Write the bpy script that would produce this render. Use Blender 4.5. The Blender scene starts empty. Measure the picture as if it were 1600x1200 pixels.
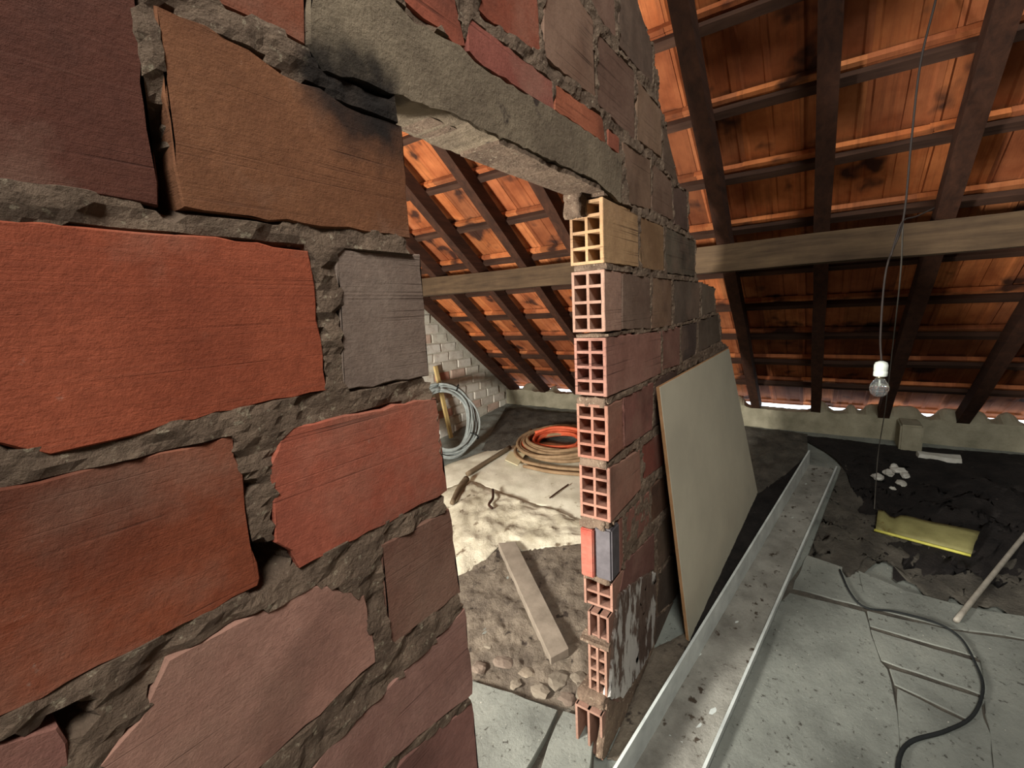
import bpy, bmesh, math, random
import numpy as np
from mathutils import Vector, Matrix, noise

random.seed(7)
SC = bpy.context.scene
COL = SC.collection

# ------------------------------------------------------------------ camera
# rows: camera right, camera down, camera forward, in world axes (X along the
# brick wall away from the viewer, Y through the wall to the far room, Z up)
CM = np.array([[0.5718315586, -0.8188908271, -0.0492593330],
               [-0.1610673893, -0.0531913402, -0.9855089941],
               [0.8044041053, 0.5714792163, -0.1623130946]])
H = 1.62                    # eye height above the near floor
F = 700.0                   # focal length in pixels of the 1600 px wide frame
cam_d = bpy.data.cameras.new('camera'); cam = bpy.data.objects.new('camera', cam_d); COL.objects.link(cam)
cam_d.sensor_width = 36; cam_d.lens = F / 1600 * 36; cam_d.clip_start = 0.02
cam.matrix_world = Matrix(((CM[0][0], -CM[1][0], -CM[2][0], 0), (CM[0][1], -CM[1][1], -CM[2][1], 0),
                           (CM[0][2], -CM[1][2], -CM[2][2], H), (0, 0, 0, 1)))
SC.camera = cam

# ------------------------------------------------------------------ world, lights, exposure
w = bpy.data.worlds.new('overcast'); SC.world = w; w.use_nodes = True
w.node_tree.nodes['Background'].inputs[0].default_value = (0.86, 0.92, 1.0, 1)
w.node_tree.nodes['Background'].inputs[1].default_value = 3.0
vs = SC.view_settings
vs.view_transform = 'Standard'; vs.look = 'None'; vs.gamma = 1.0; vs.use_curve_mapping = False
vs.exposure = -0.08

def area(name, loc, target, sx, sy, power, col):
    l = bpy.data.lights.new(name, 'AREA'); l.shape = 'RECTANGLE'; l.size = sx; l.size_y = sy
    l.energy = power; l.color = col
    o = bpy.data.objects.new(name, l); COL.objects.link(o); o.location = loc
    o.rotation_euler = (Vector(target) - Vector(loc)).to_track_quat('-Z', 'Y').to_euler()
    return o
# added daylight lamps, sources unseen: under the rear slope, in the far room's window
area('rear_added_daylight', (-1.05, -0.75, 3.80), (2.2, -0.2, 0.4), 0.9, 0.9, 145, (0.98, 1.0, 0.95))
area('far_room_added_daylight', (-0.66, 1.75, 1.05), (3.2, 2.5, 0.6), 0.45, 0.5, 240, (1.0, 0.97, 0.90))

# ------------------------------------------------------------------ photo pixel -> place
D = 0.5773                  # wall face
THK = 0.112                 # wall thickness
TAN = 0.764533; ROOF_C = 4.18414           # underside of rafters: z = ROOF_C - TAN x
FK = 0.1210; FX = 1.25      # floor rises towards the eave
def ray(px): return CM.T @ np.array([px[0] - 800.0, px[1] - 600.0, F])
def on_y(px, y=D):
    v = ray(px); t = y / v[1]; return Vector((v[0]*t, y, H + v[2]*t))
def on_x(px, x):
    v = ray(px); t = x / v[0]; return Vector((x, v[1]*t, H + v[2]*t))
def at_depth(px, dep):
    v = ray(px) * dep / F; return Vector((v[0], v[1], H + v[2]))
def floor_z(x): return max(0.0, FK * (x - FX))
def fl(px, h=0.0):
    v = ray(px); t = (h - H) / v[2]
    if v[0]*t > FX or t < 0: t = (-(H - h) - FK*FX) / (v[2] - FK*v[0])
    return Vector((v[0]*t, v[1]*t, H + v[2]*t))

# ------------------------------------------------------------------ materials
def srgb(r, g, b):
    f = lambda c: (c/255/12.92) if c <= 10 else ((c/255 + 0.055)/1.055)**2.4
    return (f(r), f(g), f(b), 1)
class NT:
    def __init__(s, name):
        s.m = bpy.data.materials.new(name); s.m.use_nodes = True; s.t = s.m.node_tree
        s.b = s.t.nodes['Principled BSDF']; s.b.inputs['Roughness'].default_value = 0.9
        s.b.inputs['Specular IOR Level'].default_value = 0.25
    def n(s, typ, **kw):
        x = s.t.nodes.new(typ)
        for k, v in kw.items():
            if k.startswith('i_'): x.inputs[k[2:].replace('_', ' ')].default_value = v
            else: setattr(x, k, v)
        return x
    def l(s, a, b): s.t.links.new(a, b)
    def pos(s, scale=(1, 1, 1), local=False):
        mp = s.n('ShaderNodeMapping'); mp.inputs['Scale'].default_value = scale
        if local: s.l(s.n('ShaderNodeTexCoord').outputs['Object'], mp.inputs[0])
        else: s.l(s.n('ShaderNodeNewGeometry').outputs['Position'], mp.inputs[0])
        return mp.outputs[0]
    def noise(s, vec, scale, detail=6, rough=0.6, dist=0.0):
        x = s.n('ShaderNodeTexNoise'); x.inputs['Scale'].default_value = scale; x.inputs['Detail'].default_value = detail
        x.inputs['Roughness'].default_value = rough; x.inputs['Distortion'].default_value = dist
        s.l(vec, x.inputs['Vector']); return x.outputs['Fac']
    def ramp(s, fac, stops):
        x = s.n('ShaderNodeValToRGB'); e = x.color_ramp.elements
        while len(e) < len(stops): e.new(0.5)
        for i, (p, c) in enumerate(stops):
            e[i].position = p; e[i].color = c if len(c) == 4 else (*c, 1)
        s.l(fac, x.inputs[0]); return x.outputs[0]
    def mix(s, fac, a, b, mode='MIX'):
        x = s.n('ShaderNodeMix', data_type='RGBA', blend_type=mode)
        for sock, v in ((x.inputs[0], fac), (x.inputs[6], a), (x.inputs[7], b)):
            if hasattr(v, 'links'): s.l(v, sock)
            else: sock.default_value = v
        return x.outputs[2]
    def math(s, op, a, b=0.0):
        x = s.n('ShaderNodeMath', operation=op)
        for sock, v in ((x.inputs[0], a), (x.inputs[1], b)):
            if hasattr(v, 'links'): s.l(v, sock)
            else: sock.default_value = v
        return x.outputs[0]
    def bump(s, h, strength=0.5, dist=0.005):
        x = s.n('ShaderNodeBump'); x.inputs['Strength'].default_value = strength; x.inputs['Distance'].default_value = dist
        s.l(h, x.inputs['Height']); s.l(x.outputs[0], s.b.inputs['Normal'])
    def color(s, c):
        if hasattr(c, 'links'): s.l(c, s.b.inputs['Base Color'])
        else: s.b.inputs['Base Color'].default_value = c
G = lambda v: (v, v, v, 1)
SOOT = [(on_y(p_), r_) for p_, r_ in (((560,160),0.10),((600,175),0.07),((505,125),0.05))]
def sooted(m, c):
    p = m.pos(); nv_ = m.n('ShaderNodeTexNoise'); nv_.inputs['Scale'].default_value = 22; nv_.inputs['Detail'].default_value = 4; m.l(p, nv_.inputs['Vector'])
    wob = m.math('MULTIPLY', m.math('SUBTRACT', nv_.outputs['Fac'], 0.5), 0.9)
    for q, r_ in SOOT:
        d_ = m.n('ShaderNodeVectorMath', operation='DISTANCE'); m.l(p, d_.inputs[0]); d_.inputs[1].default_value = q
        f_ = m.ramp(m.math('ADD', m.math('DIVIDE', d_.outputs['Value'], r_), wob), [(0.45, G(0.85)), (1.0, G(0))])
        c = m.mix(f_, c, srgb(28, 23, 21))
    return c

def mat_rough(name, c1, c2, scale=8, bscale=60, bstr=0.6, bdist=0.006, rough=0.95, spots=None, sc=(1, 1, 1), metal=0.0):
    m = NT(name); p = m.pos(sc)
    a = m.noise(p, scale, 8, 0.65)
    c = m.ramp(a, [(0.32, c1), (0.68, c2)])
    if spots: c = m.mix(m.ramp(m.noise(p, spots[1], 5, 0.6), [(spots[2], G(0)), (spots[2]+0.06, G(1))]), c, spots[0])
    if name in ('lime_mortar', 'lintel_concrete'): c = sooted(m, c)
    m.color(c); b = m.math('ADD', m.noise(p, bscale, 8, 0.7), m.math('MULTIPLY', a, 1.5)); m.bump(b, bstr, bdist)
    m.b.inputs['Roughness'].default_value = rough; m.b.inputs['Metallic'].default_value = metal
    return m.m
def mat_plain(name, c, rough=0.6, metal=0.0):
    m = NT(name); m.color(m.mix(m.ramp(m.noise(m.pos(), 30), [(0.4, G(0.75)), (0.65, G(1))]), G(0), c)); 
    m.b.inputs['Roughness'].default_value = rough; m.b.inputs['Metallic'].default_value = metal
    return m.m

def mat_brick():
    m = NT('hollow_brick_clay')
    oi = m.n('ShaderNodeObjectInfo'); p = m.pos()
    rnd = m.n('ShaderNodeVectorMath', operation='SCALE'); rnd.inputs[0].default_value = (3.1, 7.7, 5.3)
    m.l(oi.outputs['Random'], rnd.inputs['Scale'])
    ad = m.n('ShaderNodeVectorMath', operation='ADD'); m.l(p, ad.inputs[0]); m.l(rnd.outputs[0], ad.inputs[1]); pv = ad.outputs[0]
    def sp(s):
        mp = m.n('ShaderNodeMapping'); mp.inputs['Scale'].default_value = s; m.l(pv, mp.inputs[0]); return mp.outputs[0]
    fine = m.noise(sp((0.5, 6, 90)), 4.0, 6, 0.7)
    streak = m.noise(sp((0.55, 8, 120)), 1.5, 4, 0.6)
    blot = m.noise(pv, 7, 5, 0.6)
    base = oi.outputs['Color']
    c = m.mix(m.ramp(blot, [(0.3, G(0)), (0.7, G(1))]), m.mix(1.0, base, (0.66, 0.60, 0.58, 1), 'MULTIPLY'), base)
    c = m.mix(m.ramp(fine, [(0.52, G(0)), (0.9, G(0.2))]), c, srgb(150, 118, 100))
    c = m.mix(m.ramp(m.noise(pv, 60, 8, 0.75), [(0.35, G(0.45)), (0.6, G(0))]), c, m.mix(1.0, base, (0.45, 0.42, 0.42, 1), 'MULTIPLY'))
    patch = m.ramp(m.noise(pv, 4.5, 3, 0.5), [(0.46, G(0.05)), (0.66, G(0.9))])
    c = m.mix(m.math('MULTIPLY', m.ramp(streak, [(0.34, G(0.8)), (0.41, G(0))]), patch), c, srgb(50, 30, 24))
    c = m.mix(m.ramp(m.noise(pv, 3.2, 4, 0.55), [(0.54, G(0)), (0.76, G(0.72))]), c, srgb(50, 37, 32))
    c = m.mix(m.ramp(m.noise(pv, 2.6, 6, 0.65), [(0.50, G(0)), (0.70, G(0.5))]), c, srgb(150, 120, 102))
    c = m.mix(m.ramp(m.noise(pv, 30, 6, 0.7), [(0.68, G(0)), (0.76, G(0.5))]), c, srgb(160, 142, 128))
    m.color(sooted(m, c))
    h = m.math('ADD', m.math('MULTIPLY', fine, 0.16), m.math('MULTIPLY', m.math('MULTIPLY', m.ramp(streak, [(0.32, G(0)), (0.42, G(1))]), patch), 0.5))
    h = m.math('ADD', h, m.math('MULTIPLY', m.noise(pv, 140, 6, 0.75), 0.6))
    h = m.math('ADD', h, m.math('MULTIPLY', blot, 0.8))
    m.bump(h, 0.8, 0.004); m.b.inputs['Roughness'].default_value = 0.85
    return m.m
def mat_tile():
    m = NT('terracotta_roof_tile'); oi = m.n('ShaderNodeObjectInfo'); p = m.pos()
    c = m.mix(m.ramp(m.noise(p, 5.5, 5, 0.6), [(0.35, G(0)), (0.65, G(1))]), m.mix(1.0, oi.outputs['Color'], (0.6, 0.5, 0.45, 1), 'MULTIPLY'), oi.outputs['Color'])
    c = m.mix(m.ramp(m.noise(m.pos((0.6, 12, 0.6)), 3, 6, 0.7), [(0.5, G(0)), (0.75, G(0.65))]), c, srgb(96, 52, 32))
    c = m.mix(m.ramp(m.noise(p, 4.2, 3, 0.5), [(0.585, G(0)), (0.67, G(0.9))]), c, srgb(44, 28, 24))
    m.color(c); m.bump(m.noise(m.pos((1, 10, 1)), 18, 7, 0.7), 0.5, 0.004); m.b.inputs['Roughness'].default_value = 0.8
    return m.m
def mat_wood(name, c1, c2, axis, rough=0.85):
    m = NT(name); s = [9, 9, 9]; s[axis] = 0.7; p = m.pos(tuple(s))
    a = m.noise(p, 3.0, 8, 0.65, 0.4)
    c = m.mix(m.ramp(m.noise(m.pos(), 5, 5), [(0.35, G(0)), (0.7, G(1))]), m.ramp(a, [(0.3, c1), (0.7, c2)]), m.ramp(a, [(0.3, tuple(0.6*x for x in c1[:3])), (0.7, tuple(0.7*x for x in c2[:3]))]))
    m.color(c); m.bump(a, 0.5, 0.004); m.b.inputs['Roughness'].default_value = rough
    return m.m
def mat_floor():
    m = NT('dusty_cement_floor'); p = m.pos()
    a = m.noise(p, 3.0, 8, 0.6)
    c = m.ramp(a, [(0.28, srgb(92, 93, 87)), (0.5, srgb(122, 124, 116)), (0.75, srgb(142, 143, 133))])
    c = m.mix(m.ramp(m.noise(p, 42, 6, 0.65), [(0.6, G(0)), (0.68, G(0.85))]), c, srgb(48, 42, 36))
    c = m.mix(m.ramp(m.noise(p, 95, 3, 0.5), [(0.72, G(0)), (0.76, G(0.8))]), c, srgb(205, 200, 186))
    m.color(c); m.bump(m.math('ADD', m.noise(p, 45, 8, 0.7), a), 0.55, 0.008); m.b.inputs['Roughness'].default_value = 0.9
    return m.m
def mat_obj(name, bscale=120, rough=0.8, stain=srgb(80, 70, 60), bdist=0.003):
    m = NT(name); oi = m.n('ShaderNodeObjectInfo'); p = m.pos()
    c = m.mix(m.ramp(m.noise(p, 14, 6, 0.65), [(0.48, G(0)), (0.75, G(0.7))]), oi.outputs['Color'], stain)
    m.color(c); m.bump(m.noise(p, bscale, 6, 0.7), 0.5, bdist); m.b.inputs['Roughness'].default_value = rough
    return m.m

MT = dict(
    brick=mat_brick(), tile=mat_tile(), floor=mat_floor(),
    mortar=mat_rough('lime_mortar', srgb(94, 76, 63), srgb(138, 116, 97), 14, 90, 1.0, 0.012, spots=(srgb(158, 142, 120), 85, 0.6)),
    concrete=mat_rough('lintel_concrete', srgb(94, 80, 66), srgb(138, 122, 101), 6, 70, 0.9, 0.008, spots=(srgb(64, 52, 46), 9, 0.62)),
    rafter=mat_wood('dark_rafter_wood', srgb(46, 27, 18), srgb(76, 46, 31), 0),
    batten=mat_wood('dark_batten_wood', srgb(48, 30, 22), srgb(80, 54, 40), 1),
    purlin=mat_wood('dusty_purlin_wood', srgb(66, 50, 36), srgb(98, 78, 56), 1),
    plank=mat_rough('grey_plank_wood', srgb(104, 94, 82), srgb(134, 122, 108), 7, 90, 0.4, 0.003),
    palewood=mat_wood('pale_stick_wood', srgb(190, 160, 100), srgb(224, 198, 138), 2),
    branch=mat_wood('grey_branch_wood', srgb(92, 76, 58), srgb(134, 116, 92), 0),
    plaster=mat_rough('knee_wall_render', srgb(126, 120, 100), srgb(160, 152, 130), 7, 60, 0.7, 0.006),
    gable=mat_rough('whitewash_mortar', srgb(176, 170, 152), srgb(206, 200, 184), 10, 70, 0.8, 0.006),
    white=mat_obj('whitewashed_brick', 90, 0.95, srgb(150, 128, 108), 0.005),
    dirt=mat_rough('shade_black_dirt', srgb(20, 17, 16), srgb(42, 37, 34), 9, 50, 1.0, 0.01, spots=(srgb(74, 68, 60), 26, 0.68)),  # dirt whose blackness is largely shade put into the colour
    greydirt=mat_rough('grey_ash_dirt', srgb(58, 54, 48), srgb(96, 90, 80), 7, 50, 1.0, 0.01),
    metal=mat_rough('galvanised_steel', srgb(168, 172, 168), srgb(206, 210, 204), 8, 80, 0.2, 0.002, 0.6),
    metal_dust=mat_rough('dust_on_steel', srgb(104, 100, 92), srgb(150, 147, 137), 6, 60, 0.8, 0.006, spots=(srgb(66, 56, 46), 22, 0.6)),
    board=mat_rough('fibreboard', srgb(184, 176, 156), srgb(200, 192, 170), 2.5, 160, 0.15, 0.002, 0.75),
    board_edge=mat_rough('fibreboard_edge', srgb(150, 110, 74), srgb(176, 134, 96), 10, 120, 0.3, 0.002),
    cloth=mat_rough('dirty_dust_sheet', srgb(150, 140, 118), srgb(214, 206, 184), 4.5, 60, 0.8, 0.006, spots=(srgb(110, 96, 78), 8, 0.6)),
    lit_floor=mat_rough('lit_floor_cream', srgb(196, 190, 168), srgb(226, 220, 200), 4, 60, 0.5, 0.004, spots=(srgb(150, 136, 108), 12, 0.64)),  # pale floor tone, brightened by light put into the colour
    rubber=mat_plain('black_rubber', srgb(34, 36, 36), 0.85),
    greycable=mat_plain('grey_cable_sheath', srgb(150, 156, 152), 0.5),
    hose=mat_rough('dusty_brown_hose', srgb(120, 96, 70), srgb(160, 132, 100), 10, 90, 0.3, 0.002, 0.7),
    orange=mat_rough('orange_hose', srgb(190, 78, 48), srgb(220, 108, 72), 10, 90, 0.2, 0.002, 0.6),
    yellow=mat_rough('faded_yellow_plastic', srgb(122, 116, 74), srgb(146, 140, 92), 9, 60, 0.3, 0.003, 0.6, spots=(srgb(104, 84, 40), 7, 0.6)),
    yellowrim=mat_plain('bright_yellow_plastic', srgb(206, 198, 92), 0.5),
    pvc=mat_plain('grey_conduit', srgb(170, 162, 148), 0.55),
    socket=mat_plain('white_socket', srgb(232, 238, 228), 0.4),
    brass=mat_plain('bulb_cap', srgb(150, 140, 118), 0.35, 0.9),
    wire=mat_plain('lamp_cord', srgb(48, 40, 36), 0.7),
    string=mat_plain('hanging_cord', srgb(96, 90, 82), 0.8),
    rubble=mat_obj('rubble_stone', 70, 0.95, srgb(90, 78, 68), 0.006),
    chips=mat_rough('plaster_chips', srgb(176, 172, 160), srgb(214, 210, 200), 10, 80, 0.6, 0.004),
    crust=mat_rough('earthy_crust', srgb(84, 74, 64), srgb(124, 112, 97), 6, 45, 1.0, 0.012, spots=(srgb(58, 49, 42), 13, 0.6)),
    paper=mat_rough('cream_card', srgb(196, 184, 146), srgb(216, 204, 168), 6, 90, 0.1, 0.001),
    efflor=mat_rough('white_efflorescence', srgb(84, 66, 56), srgb(112, 92, 80), 14, 70, 0.9, 0.008, spots=(srgb(196, 190, 182), 6.0, 0.49), sc=(2.2, 1, 0.8)),
    bluepaint=mat_plain('grey_paint', srgb(92, 86, 88), 0.7),
)
gl = NT('clear_bulb_glass'); gl.b.inputs['Base Color'].default_value = (0.95, 0.97, 0.96, 1); gl.b.inputs['Roughness'].default_value = 0.03
gl.b.inputs['Transmission Weight'].default_value = 0.95; gl.b.inputs['IOR'].default_value = 1.2; gl.b.inputs['Specular IOR Level'].default_value = 0.5
MT['glass'] = gl.m

# ------------------------------------------------------------------ object helpers
def link(name, me, parent=None, color=None):
    o = bpy.data.objects.new(name, me); COL.objects.link(o)
    if parent is not None: o.parent = parent
    if color: o.color = color
    return o
def mesh_obj(name, verts, faces, mat, parent=None, color=None, smooth=False):
    me = bpy.data.meshes.new(name); me.from_pydata([tuple(v) for v in verts], [], faces)
    me.materials.append(MT[mat]) if mat else None
    if smooth: me.polygons.foreach_set('use_smooth', [True]*len(me.polygons))
    me.update(); return link(name, me, parent, color)
def bm_obj(name, bm, mat, parent=None, color=None, smooth=False):
    me = bpy.data.meshes.new(name); bmesh.ops.recalc_face_normals(bm, faces=bm.faces); bm.to_mesh(me); bm.free()
    me.materials.append(MT[mat])
    if smooth: me.polygons.foreach_set('use_smooth', [True]*len(me.polygons))
    return link(name, me, parent, color)
def tag(o, label=None, cat=None, group=None, kind=None):
    if label: o['label'] = label
    if cat: o['category'] = cat
    if group: o['group'] = group
    if kind: o['kind'] = kind
    return o
def empty(name, loc=(0, 0, 0)):
    o = bpy.data.objects.new(name, None); COL.objects.link(o); o.location = loc; o.empty_display_size = 0.05
    return o
def unparent_offset(o):    # keep world-coordinate meshes in place under a moved Empty
    o.matrix_parent_inverse = Matrix.Translation(-o.parent.location); return o
def bm_box(bm, x0, x1, y0, y1, z0, z1):
    v = [bm.verts.new(c) for c in ((x0,y0,z0),(x1,y0,z0),(x1,y1,z0),(x0,y1,z0),(x0,y0,z1),(x1,y0,z1),(x1,y1,z1),(x0,y1,z1))]
    for f in ((0,3,2,1),(4,5,6,7),(0,1,5,4),(1,2,6,5),(2,3,7,6),(3,0,4,7)): bm.faces.new([v[i] for i in f])
    return v
def catmull(pts, n):
    pts = [Vector(p) for p in pts]; out = []
    P = [pts[0]*2 - pts[1]] + pts + [pts[-1]*2 - pts[-2]]
    for i in range(1, len(P)-2):
        for k in range(n):
            t = k/n; a, b, c, d = P[i-1], P[i], P[i+1], P[i+2]
            out.append(0.5*((2*b) + (c-a)*t + (2*a-5*b+4*c-d)*t*t + (3*b-a-3*c+d)*t**3))
    out.append(pts[-1]); return out
def bm_tube(bm, pts, r, seg=8, caps=True):
    rad = r if callable(r) else (lambda t: r)
    rings = []; up = Vector((0.13, 0.21, 1)).normalized(); n = len(pts)
    for i, p in enumerate(pts):
        t = (pts[min(i+1, n-1)] - pts[max(i-1, 0)]).normalized()
        a = t.cross(up)
        if a.length < 1e-3: a = t.cross(Vector((1, 0, 0)))
        a.normalize(); b = a.cross(t).normalized(); up = b
        rr = rad(i/(n-1))
        rings.append([bm.verts.new(p + (a*math.cos(2*math.pi*k/seg) + b*math.sin(2*math.pi*k/seg))*rr) for k in range(seg)])
    for i in range(n-1):
        for k in range(seg): bm.faces.new((rings[i][k], rings[i][(k+1) % seg], rings[i+1][(k+1) % seg], rings[i+1][k]))
    if caps: bm.faces.new(rings[0][::-1]); bm.faces.new(rings[-1])
def tube(name, pts, r, mat, parent=None, seg=8):
    bm = bmesh.new(); bm_tube(bm, pts, r, seg); return bm_obj(name, bm, mat, parent, smooth=True)
def lathe(name, prof, loc, mat, parent=None, seg=24):
    bm = bmesh.new(); rings = []
    for r, z in prof:
        rings.append([bm.verts.new((loc[0]+r*math.cos(2*math.pi*k/seg), loc[1]+r*math.sin(2*math.pi*k/seg), loc[2]+z)) for k in range(seg)])
    for i in range(len(rings)-1):
        for k in range(seg): bm.faces.new((rings[i][k], rings[i][(k+1)%seg], rings[i+1][(k+1)%seg], rings[i+1][k]))
    bm.faces.new(rings[0][::-1]); bm.faces.new(rings[-1])
    return bm_obj(name, bm, mat, parent, smooth=True)
def resample(poly, step):
    out = []
    for i in range(len(poly)):
        a, b = poly[i], poly[(i+1) % len(poly)]; L = math.hypot(b[0]-a[0], b[1]-a[1]); n = max(1, int(L/step))
        for k in range(n): t = k/n; out.append((a[0]+(b[0]-a[0])*t, a[1]+(b[1]-a[1])*t))
    return out
def prism_y(bm, poly, y0, y1, jit=0.0015, step=0.035, bev=0.003):
    """outline in (x, z), extruded through the wall from y0 (seen face) to y1, worn edges"""
    c = (sum(p[0] for p in poly)/len(poly), sum(p[1] for p in poly)/len(poly))
    pts = resample(poly, step)
    pts = [(x+random.uniform(-jit, jit), z+random.uniform(-jit, jit)) for x, z in pts]
    def inner(p, d):
        v = Vector((p[0]-c[0], p[1]-c[1])); L = v.length; return (c[0]+v.x*(1-d/L), c[1]+v.y*(1-d/L))
    r0 = [bm.verts.new((inner(p, bev)[0], y0, inner(p, bev)[1])) for p in pts]
    r1 = [bm.verts.new((p[0], y0+bev*random.uniform(0.7, 1.6), p[1])) for p in pts]
    r2 = [bm.verts.new((p[0], y1, p[1])) for p in pts]
    n = len(pts)
    f = [bm.faces.new(r0), bm.faces.new(r2[::-1])]
    for a, b in ((r0, r1), (r1, r2)):
        for i in range(n): bm.faces.new((a[i], b[i], b[(i+1)%n], a[(i+1)%n]))
    bmesh.ops.triangulate(bm, faces=f)
def inside(poly, x, z):
    r = np.zeros(x.shape, bool); n = len(poly); j = n-1
    for i in range(n):
        xi, zi = poly[i]; xj, zj = poly[j]
        if zi != zj:
            r ^= ((zi > z) != (zj > z)) & (x < (xj-xi)*(z-zi)/(zj-zi)+xi)
        j = i
    return r
def nz(x, y, z, s): return noise.noise(Vector((x*s, y*s, z*s)))

# ================================================================== STRUCTURE
# ------------------------------------------------------------------ partition wall of hollow bricks
wall_pts = lambda L: [(on_y(p).x, on_y(p).z) for p in L]
top_edge = wall_pts([(990,-40),(1002,20),(1022,75),(1035,170),(1048,230),(1062,290),(1076,300),(1078,365),(1088,377),(1088,433),(1094,440),(1118,450),(1118,487),(1125,490),(1128,533),(1140,545)])
left_jamb = wall_pts([(622,150),(625,200),(640,371),(662,480),(672,590),(685,625),(697,769),(719,925),(728,950),(740,1085),(752,1250)])
right_jamb = [(1.262, 0.0), (1.29, 0.27), (1.305, 0.5), (1.362, 0.66), (1.362, 0.87), (1.35, 1.09), (1.338, 1.3), (1.337, 1.52), (1.33, 1.73), (1.329, 1.955)]
outline = [(-0.75, 0.0), (-0.75, 3.3), (1.0, 3.2)] + top_edge + [(3.45, 1.25), (3.45, -0.0), right_jamb[0]] + right_jamb + \
          [(left_jamb[0][0], 1.97)] + left_jamb + [(left_jamb[-1][0], 0.0)]
outline_in = outline
OR, RD, DK, BR, PK, GY, TN, MV = (172,80,50), (160,76,62), (104,60,46), (140,92,62), (160,108,96), (142,116,98), (162,124,92), (138,108,98)
L = [
 ([(-170,-90),(205,-90),(214,44),(252,321),(0,284),(-170,262)], DK, 0.0),  # top-left brick, shade put into its darker colour
 ([(236,5),(385,75),(440,118),(500,137),(540,170),(626,200),(641,371),(281,327)], BR, 0.004),
 ([(300,-60),(477,-70),(478,68),(420,40),(335,2)], (150,84,58), 0.0),
 ([(-160,330),(0,345),(300,369),(482,390),(509,608),(340,645),(80,710),(25,706),(0,690),(-160,700)], (172,88,60), 0.003),
 ([(525,388),(655,396),(664,480),(671,588),(537,612),(531,500)], (150,130,116), 0.0),
 ([(-120,785),(0,762),(361,681),(378,740),(404,905),(401,917),(200,1020),(0,1122),(-120,1170)], (156,82,54), 0.002),
 ([(442,669),(681,621),(697,768),(467,887),(456,861),(432,845),(419,735)], (192,106,82), 0.004),
 ([(595,854),(703,794),(719,925),(609,1014)], (138,98,82), 0.0),
 ([(262,1031),(488,912),(570,931),(587,1031),(500,1115),(395,1206),(330,1262),(110,1262),(149,1200),(215,1125)], (190,142,124), 0.003),
 ([(-100,1188),(0,1160),(86,1138),(102,1164),(112,1262),(-100,1262)], PK, 0.0),
 ([(503,1178),(560,1120),(640,1040),(727,951),(739,1083),(655,1148),(570,1225),(500,1290),(430,1290)], (180,136,122), 0.002),
 ([(650,1168),(739,1097),(751,1240),(640,1320),(590,1300),(600,1222)], (172,124,112), 0.0),
 # above the lintel
 ([(626,-60),(700,-60),(712,10),(726,71),(711,73),(690,48),(660,32),(630,4)], (176,96,72), 0.003),
 ([(744,-60),(836,-60),(845,84),(800,58),(748,18)], (156,84,62), 0.0),
 ([(729,27),(795,75),(863,130),(864,171),(799,131),(742,94),(731,79)], (164,96,82), 0.002),
 ([(867,132),(940,184),(945,224),(866,172)], (186,110,80), 0.003),
 ([(950,202),(967,215),(967,242),(949,228)], (170,100,78), 0.002),
 ([(849,-60),(905,0),(926,33),(930,156),(850,89)], (150,118,98), 0.002),
 ([(933,50),(991,112),(992,220),(933,162)], (134,104,88), 0.0),
 ([(995,125),(1032,172),(1033,246),(995,218)], (158,128,104), 0.003),
 ([(900,-70),(958,-60),(962,61),(930,20)], (140,108,92), 0.0),
 ([(967,-50),(988,-30),(1002,20),(1020,76),(1020,136),(967,71)], (118,98,84), 0.0),
 ([(972,221),(1016,251),(1017,328),(982,318)], (150,120,98), 0.002),
 ([(1019,254),(1049,281),(1052,345),(1019,329)], (140,112,94), 0.0),
 ([(1051,290),(1073,299),(1075,362),(1054,349)], (124,100,88), 0.0),
 ([(1036,180),(1048,231),(1061,290),(1050,277),(1036,262)], (122,102,86), 0.0),
 # right of the doorway, solid faces
 ([(999,337),(1036,355),(1037,424),(1001,419)], (160,126,92), 0.002),
 ([(1039,353),(1086,378),(1086,432),(1040,426)], (118,108,92), 0.0),
 ([(973,427),(1016,433),(1016,513),(973,515)], (136,112,96), 0.001),
 ([(1018,434),(1049,437),(1049,509),(1018,513)], (148,118,94), 0.002),
 ([(1052,438),(1093,441),(1093,496),(1052,508)], (122,106,92), 0.0),
 ([(1096,441),(1116,450),(1116,486),(1096,494)], (140,124,106), 0.003),
 ([(1035,517),(1062,510),(1062,570),(1035,578)], (150,108,94), 0.001),
 ([(1064,510),(1089,503),(1087,553),(1064,567)], (100,84,76), 0.0),
 ([(1092,502),(1122,491),(1126,532),(1091,551)], (128,112,96), 0.0),
 ([(975,622),(1021,597),(1019,671),(976,699)], (160,108,96), 0.001),
 ([(1024,594),(1058,576),(1058,640),(1022,668)], (104,82,72), 0.0),
 ([(1003,697),(1041,669),(1042,722),(1008,747)], (150,86,72), 0.001),
 ([(1045,666),(1080,640),(1082,690),(1046,720)], (110,84,72), 0.0),
 ([(1018,762),(1048,731),(1051,783),(1018,816)], (128,94,74), 0.0),
 ([(1054,726),(1085,696),(1087,744),(1055,779)], (110,84,72), 0.0),
 ([(977,879),(1022,833),(1022,889),(968,925)], (140,98,88), 0.002),
 ([(1026,829),(1053,788),(1059,852),(1028,891)], (116,96,78), 0.0),
 ([(1028,898),(1060,858),(1066,925),(1026,962)], (112,96,82), 0.0),
 ([(1024,968),(1064,930),(1068,975),(1022,1008)], (112,96,84), 0.0),
]
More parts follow.
